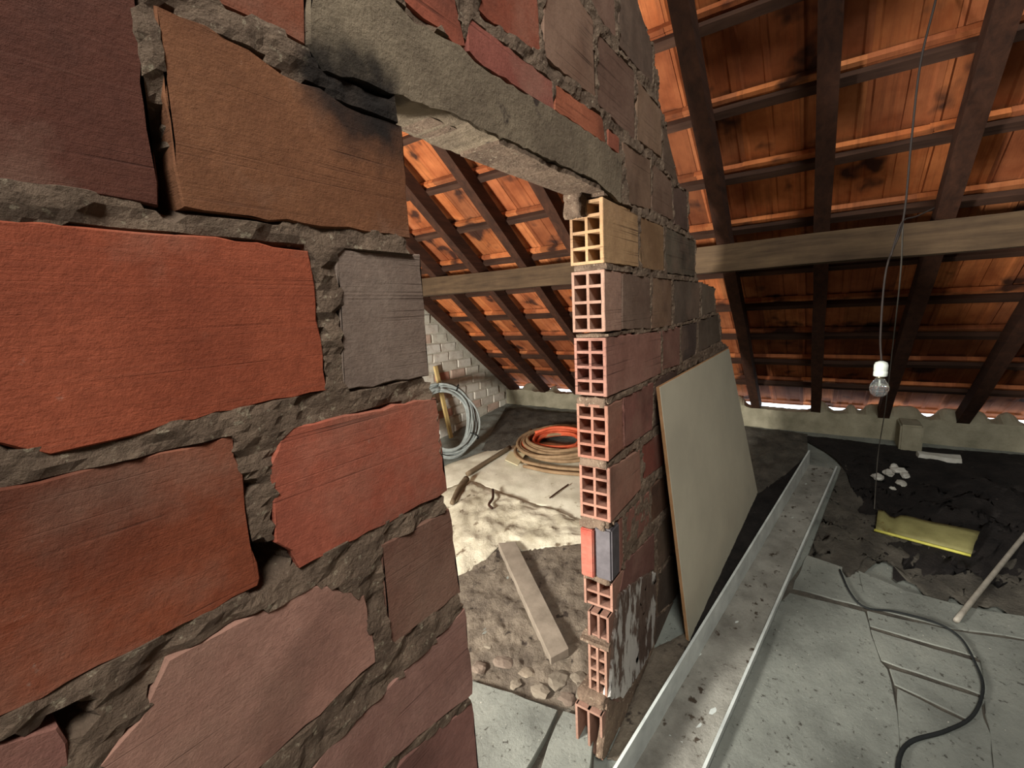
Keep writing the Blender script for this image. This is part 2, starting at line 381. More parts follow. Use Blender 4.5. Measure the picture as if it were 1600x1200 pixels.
HOLLOW = [
 ([(941,308),(996,336),(997,417),(942,410)], 1.329, (942,410), (941,308), (206,166,122)),
 ([(945,422),(970,426),(970,516),(942,519)], 1.331, (942,519), (944,421), (184,146,126)),
 ([(947,528),(1032,518),(1032,583),(1000,599),(947,620)], 1.337, (947,620), (947,528), (176,128,112)),
 ([(948,634),(971,624),(973,700),(949,722)], 1.343, (949,722), (948,635), (172,118,98)),
 ([(954,729),(999,703),(1001,763),(955,815)], 1.352, (955,815), (954,730), (180,130,110))]
lint = wall_pts([(479,-70),(479,70),(505,112),(545,125),(622,152),(705,182),(791,222),(930,283),(968,318),(970,248),(946,227),(905,200),(864,174),(799,135),(735,95),(724,80),(700,62),(675,52),(641,34),(611,0),(600,-70)])
# courses above and beside the photo's frame
FILL = []
POLYS = [wall_pts(l[0]) for l in L] + [lint]
def in_frame(x, z):
    c = CM @ np.array([x, D, z-H]); return c[2] > 0.05 and 0 <= c[0]/c[2]*F+800 <= 1600 and 0 <= c[1]/c[2]*F+600 <= 1200
for r in range(14):
    z0 = 0.10 + 0.2145*r
    for k in range(9):
        x0 = -0.72 + 0.312*k + 0.15*(r % 2); x1 = x0 + 0.298; z1 = z0 + 0.198
        if z1 > 3.15 or (x0 > 0.3 and z0 < 2.0): continue
        if x1 > -0.1 + (3.2-z1)/0.7645*1.0 + 0.6: continue
        sx, sz = np.meshgrid(np.linspace(x0-.006, x1+.006, 9), np.linspace(z0-.006, z1+.006, 7))
        if any(inside(po, sx, sz).any() for po in POLYS) or any(in_frame(a_, b_) for a_, b_ in zip(sx.ravel(), sz.ravel())): continue
        FILL.append((x0, x1, z0, z1))
for r in range(14):                                   # half bricks in what is left of those courses
    z0 = 0.10 + 0.2145*r; z1 = z0 + 0.198
    for k in range(40):
        x0 = -0.73 + 0.06*k; x1 = x0 + 0.14
        if z1 > 3.15 or (x0 > 0.3 and z0 < 2.0) or x1 > 0.5 + (3.2-z1)/0.7645: continue
        sx, sz = np.meshgrid(np.linspace(x0-.012, x1+.012, 9), np.linspace(z0-.006, z1+.006, 7))
        if any(inside(po, sx, sz).any() for po in POLYS) or any(in_frame(a_, b_) for a_, b_ in zip(sx.ravel(), sz.ravel())): continue
        if any(x0-.012 < q[1] and x1+.012 > q[0] and z0 < q[3] and z1 > q[2] for q in FILL): continue
        FILL.append((x0, x1, z0, z1))
STEP = 0.010
gx = np.arange(-0.75, 3.5, STEP); gz = np.arange(0.0, 3.3, STEP)
CX, CZ = np.meshgrid(gx[:-1]+STEP/2, gz[:-1]+STEP/2, indexing='ij')
mask = inside(outline, CX, CZ)
# keep the mortar a little behind the brick ends at the opening, and above the rising floor
shr = mask.copy()
shr[1:] &= mask[:-1]; shr[:-1] &= mask[1:]
mask = shr
for x0_, x1_, z0_, z1_ in [(h[1]-0.1, h[1]+0.26, on_y(h[2]).z, on_y(h[3]).z) for h in HOLLOW] + [(1.1,1.52,0.53,0.648),(1.1,1.49,0.43,0.53),(1.1,1.47,0.225,0.418),(1.1,1.42,0.0,0.192),(1.1,1.46,0.655,0.862)]:
    mask &= ~((CX > x0_) & (CX < x1_) & (CZ > z0_-0.004) & (CZ < z1_+0.004))
holes = [(on_y(p).x, on_y(p).z, r, dp) for p, r, dp in (((262,305),0.016,0.08),((250,240),0.012,0.07),((240,180),0.009,0.05),((425,880),0.022,0.09),((412,893),0.016,0.09),((105,1135),0.014,0.07),((380,760),0.008,0.04),((398,860),0.009,0.05),((488,440),0.006,0.03),((496,520),0.006,0.03),((1007,748),0.012,0.06),((1016,327),0.012,0.06),((968,70),0.012,0.05),((722,70),0.012,0.06),((243,205),0.012,0.06),((256,270),0.014,0.07))]
nx, nzz = len(gx), len(gz)
VX, VZ = np.meshgrid(gx, gz, indexing='ij')
FY = np.zeros((nx, nzz))
for i in range(nx):
    for j in range(nzz):
        x, z = gx[i], gz[j]
        FY[i, j] = -0.001 + 0.010*nz(x, 1.3, z, 16) + 0.008*nz(x, 4.1, z, 45)
for hx, hz, r, dp in holes:
    d2 = ((VX-hx)**2 + (VZ-hz)**2)/r**2
    FY += dp*np.exp(-d2**2)
for po in [wall_pts(l[0]) for l in L] + [wall_pts(h[0]) for h in HOLLOW] + [[(q[0],q[2]),(q[1],q[2]),(q[1],q[3]),(q[0],q[3])] for q in FILL]:     # no mortar in front of the brick faces, only smears over their edges
    cx_, cz_ = sum(p[0] for p in po)/len(po), sum(p[1] for p in po)/len(po)
    po = [(cx_+(x-cx_)*(1-0.007/max(0.02, math.hypot(x-cx_, z-cz_))), cz_+(z-cz_)*(1-0.007/max(0.02, math.hypot(x-cx_, z-cz_)))) for x, z in po]
    FY[inside(po, VX, VZ)] = 0.025
FY[inside(lint, VX, VZ)] = 0.03
FY[(VX > 2.1) & (VZ < 1.28)] += 0.012
FY = np.clip(FY, -0.006, 0.095)
verts = np.concatenate([np.stack([VX + 0.003*np.sin(VZ*311), D+FY, VZ], -1).reshape(-1, 3),
                        np.stack([VX, np.full_like(VX, D+THK-0.006), VZ], -1).reshape(-1, 3)])
N0 = nx*nzz
vid = lambda i, j: i*nzz+j
faces = []
I, J = np.nonzero(mask)
for i, j in zip(I.tolist(), J.tolist()):
    a, b, c, d = vid(i, j), vid(i+1, j), vid(i+1, j+1), vid(i, j+1)
    faces.append((a, b, c, d)); faces.append((a+N0, d+N0, c+N0, b+N0))
    if i == 0 or not mask[i-1, j]: faces.append((a, d, d+N0, a+N0))
    if i == mask.shape[0]-1 or not mask[i+1, j]: faces.append((b, b+N0, c+N0, c))
    if j == 0 or not mask[i, j-1]: faces.append((a, a+N0, b+N0, b))
    if j == mask.shape[1]-1 or not mask[i, j+1]: faces.append((d, c, c+N0, d+N0))
used = np.zeros(2*N0, int); fa = np.array(faces); used[fa.ravel()] = 1
remap = np.cumsum(used)-1
wall = mesh_obj('wall_left', verts[used == 1].tolist(), remap[fa].tolist(), 'mortar')
tag(wall, 'partition wall of red hollow clay bricks in thick grey mortar with a doorway', kind='structure')

def brick(px, col, name='brick', proud=0.0, mat='brick', jit=0.0026, bev=0.0022, y1=None):
    bm = bmesh.new(); poly = wall_pts(px)
    prism_y(bm, poly, D-proud*0.7, (D+THK) if y1 is None else y1, jit, 0.022, bev)
    return bm_obj(name, bm, mat, wall, srgb(*[0.93*c for c in col]))
for px, col, pr in L: brick(px, col, proud=pr)
for x0, x1, z0, z1 in FILL:
    bm = bmesh.new(); prism_y(bm, [(x0, z0), (x1, z0), (x1, z1), (x0, z1)], D, D+THK)
    bm_obj('brick', bm, 'brick', wall, srgb(*[0.86*c for c in random.choice((OR, RD, BR, GY))]))
# bricks of the stretch that the leaning board covers
for r in range(5):
    z0 = 0.30 + 0.213*r
    for k in range(5):
        x0 = 2.16 + 0.15*(r % 2) + 0.312*k; x1 = min(x0+0.3, 3.42)
        if x1-x0 < 0.08 or z0 < floor_z(x1)+0.0 and r == 0 and x0 > 2.6: continue
        if z0+0.198 > 1.27: continue
        bm = bmesh.new(); prism_y(bm, [(x0, z0), (x1, z0), (x1, z0+0.198), (x0, z0+0.198)], D, D+THK)
        bm_obj('brick', bm, 'brick', wall, srgb(*random.choice((GY, MV, PK, BR))))

# open-ended hollow bricks down the jamb: two columns of four cells in each end
def hollow(face_px, x0, z0, z1, col, end=(THK, 2, 4), cells=None, depth=0.24, yoff=0.0, mat='brick', break_cells=()):
    bm = bmesh.new(); poly = wall_pts(face_px)
    poly = [(max(p[0], x0) if i in (0, len(poly)-1) else p[0], p[1]) for i, p in enumerate(poly)]
    poly[0] = (x0, z1); poly[-1] = (x0, z0)
    prism_y(bm, poly, D-0.002, D+0.010, 0.0012, 0.03, 0.002)
    w_, nc, nr = end; t = 0.009; yb = D+w_+yoff; hh = (z1-z0)
    bm_box(bm, x0+0.001, x0+depth, yb-0.009, yb, z0, z1)                      # far shell
    ym = (D+yb)/2; bm_box(bm, x0+0.002, x0+depth, ym-t/2, ym+t/2, z0+0.003, z1-0.003)
    for k in range(nr+1):
        zc = z0 + hh*k/nr; za, zb = max(z0, zc-t/2), min(z1, zc+t/2)
        if k == 0: za, zb = z0, z0+t
        if k == nr: za, zb = z1-t, z1
        j = random.uniform(-0.002, 0.002) if 0 < k < nr else 0
        bm_box(bm, x0+0.0015, x0+depth, D+0.004, yb-0.004, za+j, zb+j)
    xe = max(p[0] for p in poly)-0.006; depth = max(0.05, min(depth, xe-x0-0.02)) if xe-x0 < depth else depth
    bm_box(bm, x0+depth, max(xe, x0+depth+0.01), D+0.009, yb-0.001, z0+0.002, z1-0.004 - max(0.0, z1-max(poly[1][1], z0+0.1)))
    return bm_obj('hollow_brick', bm, mat, wall, srgb(*[0.92*c for c in col]))
Zp = lambda px: on_y(px).z
for fpx, x0, pz0, pz1, col in HOLLOW: hollow(fpx, x0, Zp(pz0), Zp(pz1), col)
# smooth solid brick with one red and one grey-painted end face
R6 = [(968,821),(1014,768),(1014,817),(973,873),(958,912)]
zr0, zr1 = 0.655, 0.862
bm = bmesh.new(); P6 = wall_pts(R6); P6[0] = (1.435, zr1); P6[-1] = (1.433, zr0)
prism_y(bm, P6, D-0.001, D+0.05); bm_obj('brick', bm, 'brick', wall, srgb(150,104,90))
bm = bmesh.new(); bm_box(bm, 1.354, 1.43, D-0.003, D+0.060, zr0+0.004, zr1-0.008); bmesh.ops.bevel(bm, geom=bm.edges[:], offset=0.006, segments=2, affect='EDGES'); bm_obj('brick', bm, 'bluepaint', wall)
bm = bmesh.new(); bm_box(bm, 1.346, 1.45, D+0.063, D+0.112, zr0+0.002, zr1-0.02); bmesh.ops.bevel(bm, geom=bm.edges[:], offset=0.004, segments=2, affect='EDGES'); bm_obj('brick', bm, 'brick', wall, srgb(176,70,56))
# broken lower courses
def hollow_short(x0, z0, z1, y0, y1, nr, xe, col, skip=(), front=True):
    bm = bmesh.new(); t = 0.009
    for y in (y0, (y0+y1)/2-t/2, y1-t):
        if y == y0 and not front: continue
        bm_box(bm, x0+random.uniform(0, 0.004), x0+0.15, y, y+t, z0, z1)
    for k in range(nr+1):
        if k in skip: continue
        z = z0+(z1-z0-t)*k/nr; bm_box(bm, x0+0.002+random.uniform(0, 0.006), x0+0.15, y0+0.004, y1-0.004, z, z+t)
    bm_box(bm, x0+0.15, xe, y0+0.001, y1-0.001, z0, z1)
    return bm_obj('hollow_brick', bm, 'brick', wall, srgb(*col))
hollow_short(1.365, 0.535, 0.645, D+0.001, D+0.112, 2, 1.62, (166,126,108))
hollow_short(1.335, 0.43, 0.528, D+0.004, D+0.085, 2, 1.60, (150,114,98), skip=(1,))
hollow_short(1.310, 0.225, 0.415, D+0.003, D+0.075, 4, 1.66, (158,122,104))
hollow_short(1.262, 0.01, 0.19, D+0.003, D+0.11, 2, 1.55, (150,116,100), skip=(1,))
# mortar beds oozing between the jamb bricks
def bed(x0, x1, y0, y1, z0, z1, mat='mortar', n=(10, 6), amp=0.006, parent=wall, name='mortar_bed'):
    bm = bmesh.new(); bm_box(bm, x0, x1, y0, y1, z0, z1)
    bmesh.ops.subdivide_edges(bm, edges=bm.edges[:], cuts=5, use_grid_fill=True)
    for v in bm.verts:
        c = v.co; v.co = c + amp*Vector(noise.noise_vector(c*38))
    return bm_obj(name, bm, mat, parent, smooth=True)
for z0, z1, x in ((1.725,1.738,1.345),(1.516,1.530,1.348),(1.288,1.318,1.345),(1.075,1.105,1.35),(0.855,0.885,1.358),(0.640,0.668,1.362),(0.415,0.432,1.33),(0.185,0.232,1.285)):
    bed(x, x+0.2, D+0.008, D+0.108, z0, z1)
bed(1.30, 1.40, D+0.055, D+0.116, 1.895, 1.965, amp=0.012)
bed(1.355, 1.40, D+0.02, D+0.112, 0.845, 0.885, amp=0.012)
# white salts and smeared render low on the wall face
bm = bmesh.new()
prism_y(bm, wall_pts([(966,926),(1000,900),(1024,893),(1023,950),(1019,1008),(1002,1045),(972,1092),(951,1090),(955,1010)]), D-0.006, D+0.02, 0.006, 0.02, 0.006)
bm_obj('smeared_render', bm, 'efflor', wall)
bm = bmesh.new()
prism_y(bm, wall_pts([(951,1096),(972,1096),(1002,1048),(1018,1012),(1015,1030),(985,1095),(943,1188),(938,1188)]), D-0.003, D+0.02, 0.005, 0.02, 0.006)
bm_obj('smeared_render', bm, 'mortar', wall)

# concrete lintel over the doorway
bm = bmesh.new(); prism_y(bm, lint, D-0.006, D+THK+0.006, 0.003, 0.02, 0.004)
bm_obj('lintel', bm, 'concrete', wall)

# ------------------------------------------------------------------ floor
fx = np.concatenate([np.arange(-2.2, 0.6, 0.2), np.arange(0.6, 4.92, 0.03)]); fy = np.arange(-2.5, 3.56, 0.04)
fv = []; ff = []
for x in fx:
    for y in fy:
        lump = 0.0
        if y > D+0.15: lump = 0.012*nz(x, y, 0, 7) + 0.010*nz(x, y, 2, 17) + 0.03*max(0, nz(x, y, 4, 11))*math.exp(-((x-1.45)/0.3)**2)
        fv.append((x, y, floor_z(x) - 0.012 + lump + 0.003*nz(x, y, 5, 9)))
ny = len(fy)
for i in range(len(fx)-1):
    for j in range(ny-1): a = i*ny+j; ff.append((a, a+ny, a+ny+1, a+1))
floor = mesh_obj('floor', fv, ff, 'floor', smooth=True); tag(floor, 'cracked dusty cement attic floor', kind='structure')
def slab(px, h=0.012, name='floor_slab', mat='floor', th=0.03, parent=floor):
    pts = [fl(p, h) for p in px]; c = sum(pts, Vector())/len(pts); bm = bmesh.new()
    pts = [c + (p-c)*(1+0.009/max(0.05, (p-c).length)) for p in pts]
    pts2 = []
    for i in range(len(pts)):
        a, b = pts[i], pts[(i+1) % len(pts)]; n = max(1, int((b-a).length/0.06))
        for k in range(n): q = a.lerp(b, k/n); pts2.append(q + Vector((random.uniform(-.004, .004), random.uniform(-.004, .004), 0)))
    t0 = [bm.verts.new(p.lerp(c, min(0.2, 0.003/max((p-c).length, .01)))) for p in pts2]; t1 = [bm.verts.new(p - Vector((0, 0, 0.004))) for p in pts2]; t2 = [bm.verts.new(p - Vector((0, 0, th))) for p in pts2]
    n = len(pts2); f = bm.faces.new(t0)
    for A, B in ((t0, t1), (t1, t2)):
        for i in range(n): bm.faces.new((A[i], B[i], B[(i+1) % n], A[(i+1) % n]))
    bmesh.ops.triangulate(bm, faces=[f])
    return bm_obj(name, bm, mat, parent)
for px in ([(1233,927),(1350,957),(1373,1034),(1386,1046),(1402,1136),(1396,1300),(900,1300),(1000,1180)],
           [(1240,918),(1353,947),(1340,895),(1262,868)],
           [(1358,956),(1482,984),(1527,1026),(1364,978)],
           [(1363,985),(1527,1034),(1536,1084),(1380,1031)],
           [(1392,1045),(1536,1092),(1512,1122),(1402,1070)],
           [(1406,1078),(1508,1130),(1530,1100),(1545,1150),(1560,1300),(1408,1300)],
           [(1541,1092),(1535,1035),(1490,986),(1600,1004),(1720,1030),(1760,1300),(1568,1300)],
           [(1357,948),(1480,978),(1600,996),(1720,1022),(1700,975),(1540,955),(1420,925),(1345,893)]):
    slab(px)
for px in ([(738,1065),(800,1085),(868,1111),(850,1148),(832,1180),(812,1215),(800,1260),(720,1260)],
           [(880,1112),(905,1122),(924,1152),(920,1195),(905,1260),(836,1260),(848,1205),(862,1160)]):
    slab(px, 0.035, th=0.05)

# ------------------------------------------------------------------ roof: rafters, battens, tiles, purlin
nrm = math.hypot(1, TAN); ct, st = 1/nrm, TAN/nrm
UP = Vector((st, 0, ct)); DN = Vector((ct, 0, -st))      # roof normal and down-slope direction
RH = 0.10; BH = 0.034
def roof_pt(x, y, h): # point over the rafter underside line at x, lifted h along the normal
    return Vector((x, y, ROOF_C - TAN*x)) + UP*h
def slope_box(x0, x1, y0, y1, h0, h1, jit=0.0, cuts=0):
    bm = bmesh.new(); vs_ = []
    for h in (h0, h1):
        for x, y in ((x0, y0), (x1, y0), (x1, y1), (x0, y1)): vs_.append(bm.verts.new(roof_pt(x, y, h)))
    for f in ((0,3,2,1),(4,5,6,7),(0,1,5,4),(1,2,6,5),(2,3,7,6),(3,0,4,7)): bm.faces.new([vs_[i] for i in f])
    if cuts:
        bmesh.ops.subdivide_edges(bm, edges=[e for e in bm.edges if e.calc_length() > 1.0], cuts=cuts, use_grid_fill=True)
        for v in bm.verts: v.co += jit*Vector(noise.noise_vector(v.co*3.1))
    return bm
# roof shell of the stretches out of view: ridge side, rear slope
bm = bmesh.new()
a = roof_pt(-0.35, 0, 0.15); RZ = a.z
for x0, z0, x1, z1 in ((a.x, a.z, *[c for c in (roof_pt(1.60, 0, 0.15).x, roof_pt(1.60, 0, 0.15).z)]), (a.x, a.z, -2.25, a.z-1.35)):
    v = [bm.verts.new((x0, -2.55, z0)), bm.verts.new((x1, -2.55, z1)), bm.verts.new((x1, 3.6, z1)), bm.verts.new((x0, 3.6, z0))]
    u = [bm.verts.new((q.co.x, q.co.y, q.co.z+0.04)) for q in v]
    bm.faces.new(v); bm.faces.new(u[::-1])
    for i in range(4): bm.faces.new((v[i], v[(i+1) % 4], u[(i+1) % 4], u[i]))
ceil = bm_obj('ceiling', bm, 'tile', None, srgb(150, 82, 50)); tag(ceil, 'pitched attic roof of terracotta tiles on dark rafters and battens', kind='structure')
RAFT = [0.525 + 0.47*k for k in range(-6, 7)]
for y in RAFT:
    bm = slope_box(0.0, 4.78, y-0.036, y+0.036, 0.0, RH, 0.010, 12); bm_obj('rafter', bm, 'rafter', ceil)
GX = 0.300; BX = [2.42 + GX*k for k in range(-3, 8)]
for x in BX:
    xx = x - 0.0
    bm = bmesh.new(); vs_ = []
    for h in (RH, RH+BH):
        for dx, y in ((-0.02, -2.5), (0.02, -2.5), (0.02, 3.45), (-0.02, 3.45)): vs_.append(bm.verts.new(roof_pt(xx - UP.x*RH, y, h) + DN*dx))
    for f in ((0,3,2,1),(4,5,6,7),(0,1,5,4),(1,2,6,5),(2,3,7,6),(3,0,4,7)): bm.faces.new([vs_[i] for i in f])
    bmesh.ops.subdivide_edges(bm, edges=[e for e in bm.edges if e.calc_length() > 1.0], cuts=14, use_grid_fill=True)
    for v in bm.verts: v.co += 0.012*Vector(noise.noise_vector(v.co*2.3))
    bm_obj('batten', bm, 'batten', ceil)
# interlocking tile seen from below: rim, two sunk panels, middle rib, nib lip at the head, turned-down tail
GL = GX/ct; TW = 0.2365; TL = GL + 0.165
us = [(-0.006,0.005),(0.016,0.005),(0.024,0.014),(0.096,0.015),(0.101,0.009),(0.122,0.009),(0.127,0.014),(0.206,0.014),(0.214,0.005),(0.2425,0.008)]
vs2 = [(-0.026,-0.006),(-0.006,-0.006),(0.0,0.0),(0.03,0.0),(0.045,1.0),(TL-0.085,1.0),(TL-0.07,0.15),(TL-0.012,0.15),(TL-0.006,-0.007),(TL,-0.007)]
tv = []; tf = []
for (u, wq) in us:
    for (v, k) in vs2:
        hgt = (0.003 + wq*k) if k > 0 else (0.003 + k)
        tv.append((u, v, hgt))
nv = len(vs2); nu = len(us)
for (u, wq) in us:
    for (v, k) in vs2: tv.append((u, v, 0.026))
for i in range(nu-1):
    for j in range(nv-1):
        a = i*nv+j; tf.append((a, a+1, a+nv+1, a+nv)); b = a+nu*nv; tf.append((b, b+nv, b+nv+1, b+1))
    for j in (0, nv-1):
        a = i*nv+j; b = a+nu*nv; tf.append((a, a+nv, b+nv, b) if j == 0 else (a, b, b+nv, a+nv))
for i in (0, nu-1):
    for j in range(nv-1): a = i*nv+j; b = a+nu*nv; tf.append((a, b, b+1, a+1) if i == 0 else (a, a+1, b+1, b))
tme = bpy.data.meshes.new('roof_tile'); tme.from_pydata(tv, [], tf); tme.materials.append(MT['tile']); tme.update()
tilt = math.atan2(0.026, GL)
Yax = Vector((0, 1, 0))
dn2 = (DN*math.cos(tilt) + UP*math.sin(tilt)).normalized()
up2 = (UP*math.cos(tilt) - DN*math.sin(tilt)).normalized()
PAL = [(196,118,68),(182,108,64),(166,98,60),(204,128,78),(158,92,56),(186,114,72)]
for r, x in enumerate(BX):
    for c in range(25):
        y = -2.44 + TW*c + (0.002*math.sin(r*3.1))
        if y > 3.5: continue
        p = roof_pt(x - UP.x*RH, y, RH+BH-0.004) - DN*0.028
        if p.x < 2.3 and y < -1.4: pass
        o = link('roof_tile', tme, ceil)
        ja = random.uniform(-0.012, 0.012); yj = (Yax*math.cos(ja) + dn2*math.sin(ja)).normalized(); dj = (dn2*math.cos(ja) - Yax*math.sin(ja)).normalized()
        lift = random.uniform(0, 0.004)
        q = p + UP*lift
        # right-handed: columns (Y, down-slope, normal)
        m = Matrix((( yj.x, dj.x, -up2.x*-1, q.x), (yj.y, dj.y, up2.y, q.y), (yj.z, dj.z, up2.z, q.z), (0,0,0,1)))
        o.matrix_world = m
        k = random.uniform(0.82, 1.1); o.color = srgb(*[min(255, v*k) for v in random.choice(PAL)])
# purlin under the rafters
bm = bmesh.new(); bm_box(bm, 2.925, 3.06, -2.5, 3.45, 1.785, 1.935)
bmesh.ops.subdivide_edges(bm, edges=[e for e in bm.edges if e.calc_length() > 1.0], cuts=24, use_grid_fill=True)
for v in bm.verts: v.co += 0.010*Vector(noise.noise_vector(v.co*2.0))
bm_obj('purlin', bm, 'purlin', ceil)

# ------------------------------------------------------------------ knee wall at the eave, with daylight slits above it
ys = np.arange(-2.5, 3.46, 0.02)
open_px = [(1165,1272,0.045),(1292,1322,0.03),(1334,1352,0.028),(1386,1392,0.02),(1437,1462,0.028),(1540,1562,0.026),(1592,1640,0.03),(797,822,0.03),(838,862,0.04),(868,900,0.03)]
opens = []
for a, b, g in open_px:
    ya, yb = on_x((b, 640), 4.82).y, on_x((a, 640), 4.82).y
    if a < 1000: ya, yb = on_x((b, 612), 4.82).y, on_x((a, 605), 4.82).y
    opens.append((ya, yb, g))
kv = []; kf = []
tail = lambda: 0.63
ZT = []
for y in ys:
    g = -0.06
    for a, b, gg in opens:
        if a <= y <= b: g = gg*(0.55+0.6*abs(nz(0, y, 0, 23)))
    ZT.append(0.615 - g)
ZT = np.convolve(np.pad(np.array(ZT), 2, mode='edge'), [0.1, 0.2, 0.4, 0.2, 0.1], mode='valid')
for y, zt in zip(ys, ZT):
    zt = zt + 0.006*nz(1, y, 0, 30); zi = min(zt, 0.605 + 0.008*nz(2, y, 0, 9))
    kv += [(4.70 + 0.006*nz(3, y, 0, 6), y, 0.2), (4.70 + 0.006*nz(4, y, 0, 6), y, zi), (4.80, y, zt), (4.84, y, zt), (4.85, y, 0.2)]
for i in range(len(ys)-1):
    for k in range(4): a = i*5+k; kf.append((a, a+1, a+6, a+5))
knee = mesh_obj('wall_eave', kv, kf, 'plaster', smooth=False); tag(knee, 'low rendered knee wall along the eave with daylight slits above', kind='structure')
bm = bmesh.new(); P = on_x((1404, 700), 4.45); Q = on_x((1441, 700), 4.45)
bm_box(bm, 4.45, 4.72, Q.y, P.y, floor_z(4.45)-0.03, 0.60); bmesh.ops.bevel(bm, geom=bm.edges[:], offset=0.012, segments=2, affect='EDGES')
bm_obj('pier', bm, 'plaster', knee)

# ------------------------------------------------------------------ far gable wall: whitewashed old bricks
GY0 = 3.44
gv = [(-2.2, GY0+0.012, -0.05), (4.9, GY0+0.012, -0.05), (4.9, GY0+0.012, 0.66), (-0.3, GY0+0.012, 4.62), (-2.2, GY0+0.012, 3.3)]
gv += [(x, 3.62, z) for x, y, z in gv]
gab = mesh_obj('wall_far', gv, [(0,1,2,3,4),(9,8,7,6,5),(0,5,6,1),(1,6,7,2),(2,7,8,3),(3,8,9,4),(4,9,5,0)], 'gable'); tag(gab, 'whitewashed rough brick gable wall of the far room', kind='structure')
def small_brick_mesh(seed):
    rs = random.Random(seed); bm = bmesh.new(); bm_box(bm, 0, 0.235, 0, 0.06, 0, 0.092)
    bmesh.ops.bevel(bm, geom=bm.edges[:], offset=0.008, segments=1, affect='EDGES')
    for v in bm.verts: v.co += Vector((rs.uniform(-.005,.005), rs.uniform(-.004,.004), rs.uniform(-.004,.004)))
    me = bpy.data.meshes.new('brick'); bmesh.ops.recalc_face_normals(bm, faces=bm.faces); bm.to_mesh(me); bm.free(); me.materials.append(MT['white']); return me
sm = [small_brick_mesh(i) for i in range(5)]
WP = [(216,210,196),(222,216,202),(208,202,186),(212,204,190),(204,178,160),(218,214,202),(220,214,200),(214,208,192),(216,212,198),(178,128,108),(210,206,190)]
for r in range(22):
    z = 0.16 + 0.105*r
    for k in range(20):
        x = 1.05 + 0.25*k - 0.125*(r % 2)
        if z+0.1 > ROOF_C - TAN*(x+0.24) + 0.06 or z < floor_z(x)-0.05 or x > 4.62: continue
        o = link('brick', sm[(r*7+k*3) % 5], gab); o.location = (x, GY0 + random.uniform(-0.006, 0.006), z + random.uniform(-.003, .003)); o.color = srgb(*random.choice(WP))
# remaining shell of the attic, behind and beside the viewer
def shell(name, vs_, label, mat='mortar'):
    o = mesh_obj(name, vs_, [tuple(range(len(vs_)))], mat); md = o.modifiers.new('thickness', 'SOLIDIFY'); md.thickness = 0.1; md.offset = 0; tag(o, label, kind='structure'); return o
shell('wall_right', [(-2.25,-2.55,-0.05),(4.9,-2.55,-0.05),(4.9,-2.55,0.5),(-0.3,-2.55,4.6),(-2.25,-2.55,3.2)], 'plain mortar gable wall on the near side')
# back walls; the far room's one is nearer and holds a window added for its lamp
def panels(name, X0, ya, yb, zt, win, label):
    bw = bmesh.new()
    if win:
        y0, y1, z0, z1 = win
        for q in ((ya, y0, -0.05, zt), (y1, yb, -0.05, zt), (y0, y1, -0.05, z0), (y0, y1, z1, zt)): bm_box(bw, X0, X0+0.1, *q)
    else: bm_box(bw, X0, X0+0.1, ya, yb, -0.05, zt)
    tag(bm_obj(name, bw, 'mortar'), label, kind='structure')
panels('wall_back', -2.35, -2.6, 0.7, 3.35, None, 'plain mortar wall behind the near room')
panels('wall_back_far', -0.85, 0.7, 3.5, 4.3, (1.48, 2.02, 0.75, 1.35), 'plain mortar wall of the far room with a window added for its lamp')
bm = bmesh.new()
for b in ((1.48,1.51,0.75,1.35),(1.99,2.02,0.75,1.35),(1.51,1.99,0.75,0.78),(1.51,1.99,1.32,1.35)): bm_box(bm, -0.82, -0.77, *b)
tag(bm_obj('window_1', bm, 'plank'), 'small wooden window frame added around the far room lamp', kind='structure')

# ================================================================== THINGS, near room
# steel channel lying along the wall
hF = 0.125
a0, a1 = fl((962,1188), 0.02+hF), fl((1270,704), 0.02+hF)
b0, b1 = fl((1113,1195), 0.02), fl((1317,716), 0.02)
dirv = ((a1-a0).normalized() + (b1-b0).normalized()).normalized()
a0 = a0 - dirv*0.35; b0 = b0 - dirv*((b0-a0).dot(dirv))
a1 = a0 + dirv*((a1-a0).dot(dirv)); b1 = b1 - dirv*((b1-a1).dot(dirv))
ch = empty('steel_channel', fl((1100,1100), 0.0)); tag(ch, 'long pale steel channel filled with dust lying on the floor beside the leaning board', 'steel channel')
up = Vector((0, 0, 1))
def bar(name, p0, p1, q0, q1, h, mat, parent):
    """slab between two long edges p (left) and q (right), h thick upward"""
    bm = bmesh.new(); V = [bm.verts.new(v) for v in (p0, p1, q1, q0, p0+up*h, p1+up*h, q1+up*h, q0+up*h)]
    for f in ((0,3,2,1),(4,5,6,7),(0,1,5,4),(1,2,6,5),(2,3,7,6),(3,0,4,7)): bm.faces.new([V[i] for i in f])
    return unparent_offset(bm_obj(name, bm, mat, parent))
l0, l1 = a0 - up*hF, a1 - up*hF
def base(p): return Vector((p.x, p.y, floor_z(p.x)+0.016))
l0, l1, r0, r1 = base(l0), base(l1), base(b0), base(b1)
if l0.x < FX: l0.z = 0.016 - 0.0
side = (r0-l0).normalized()
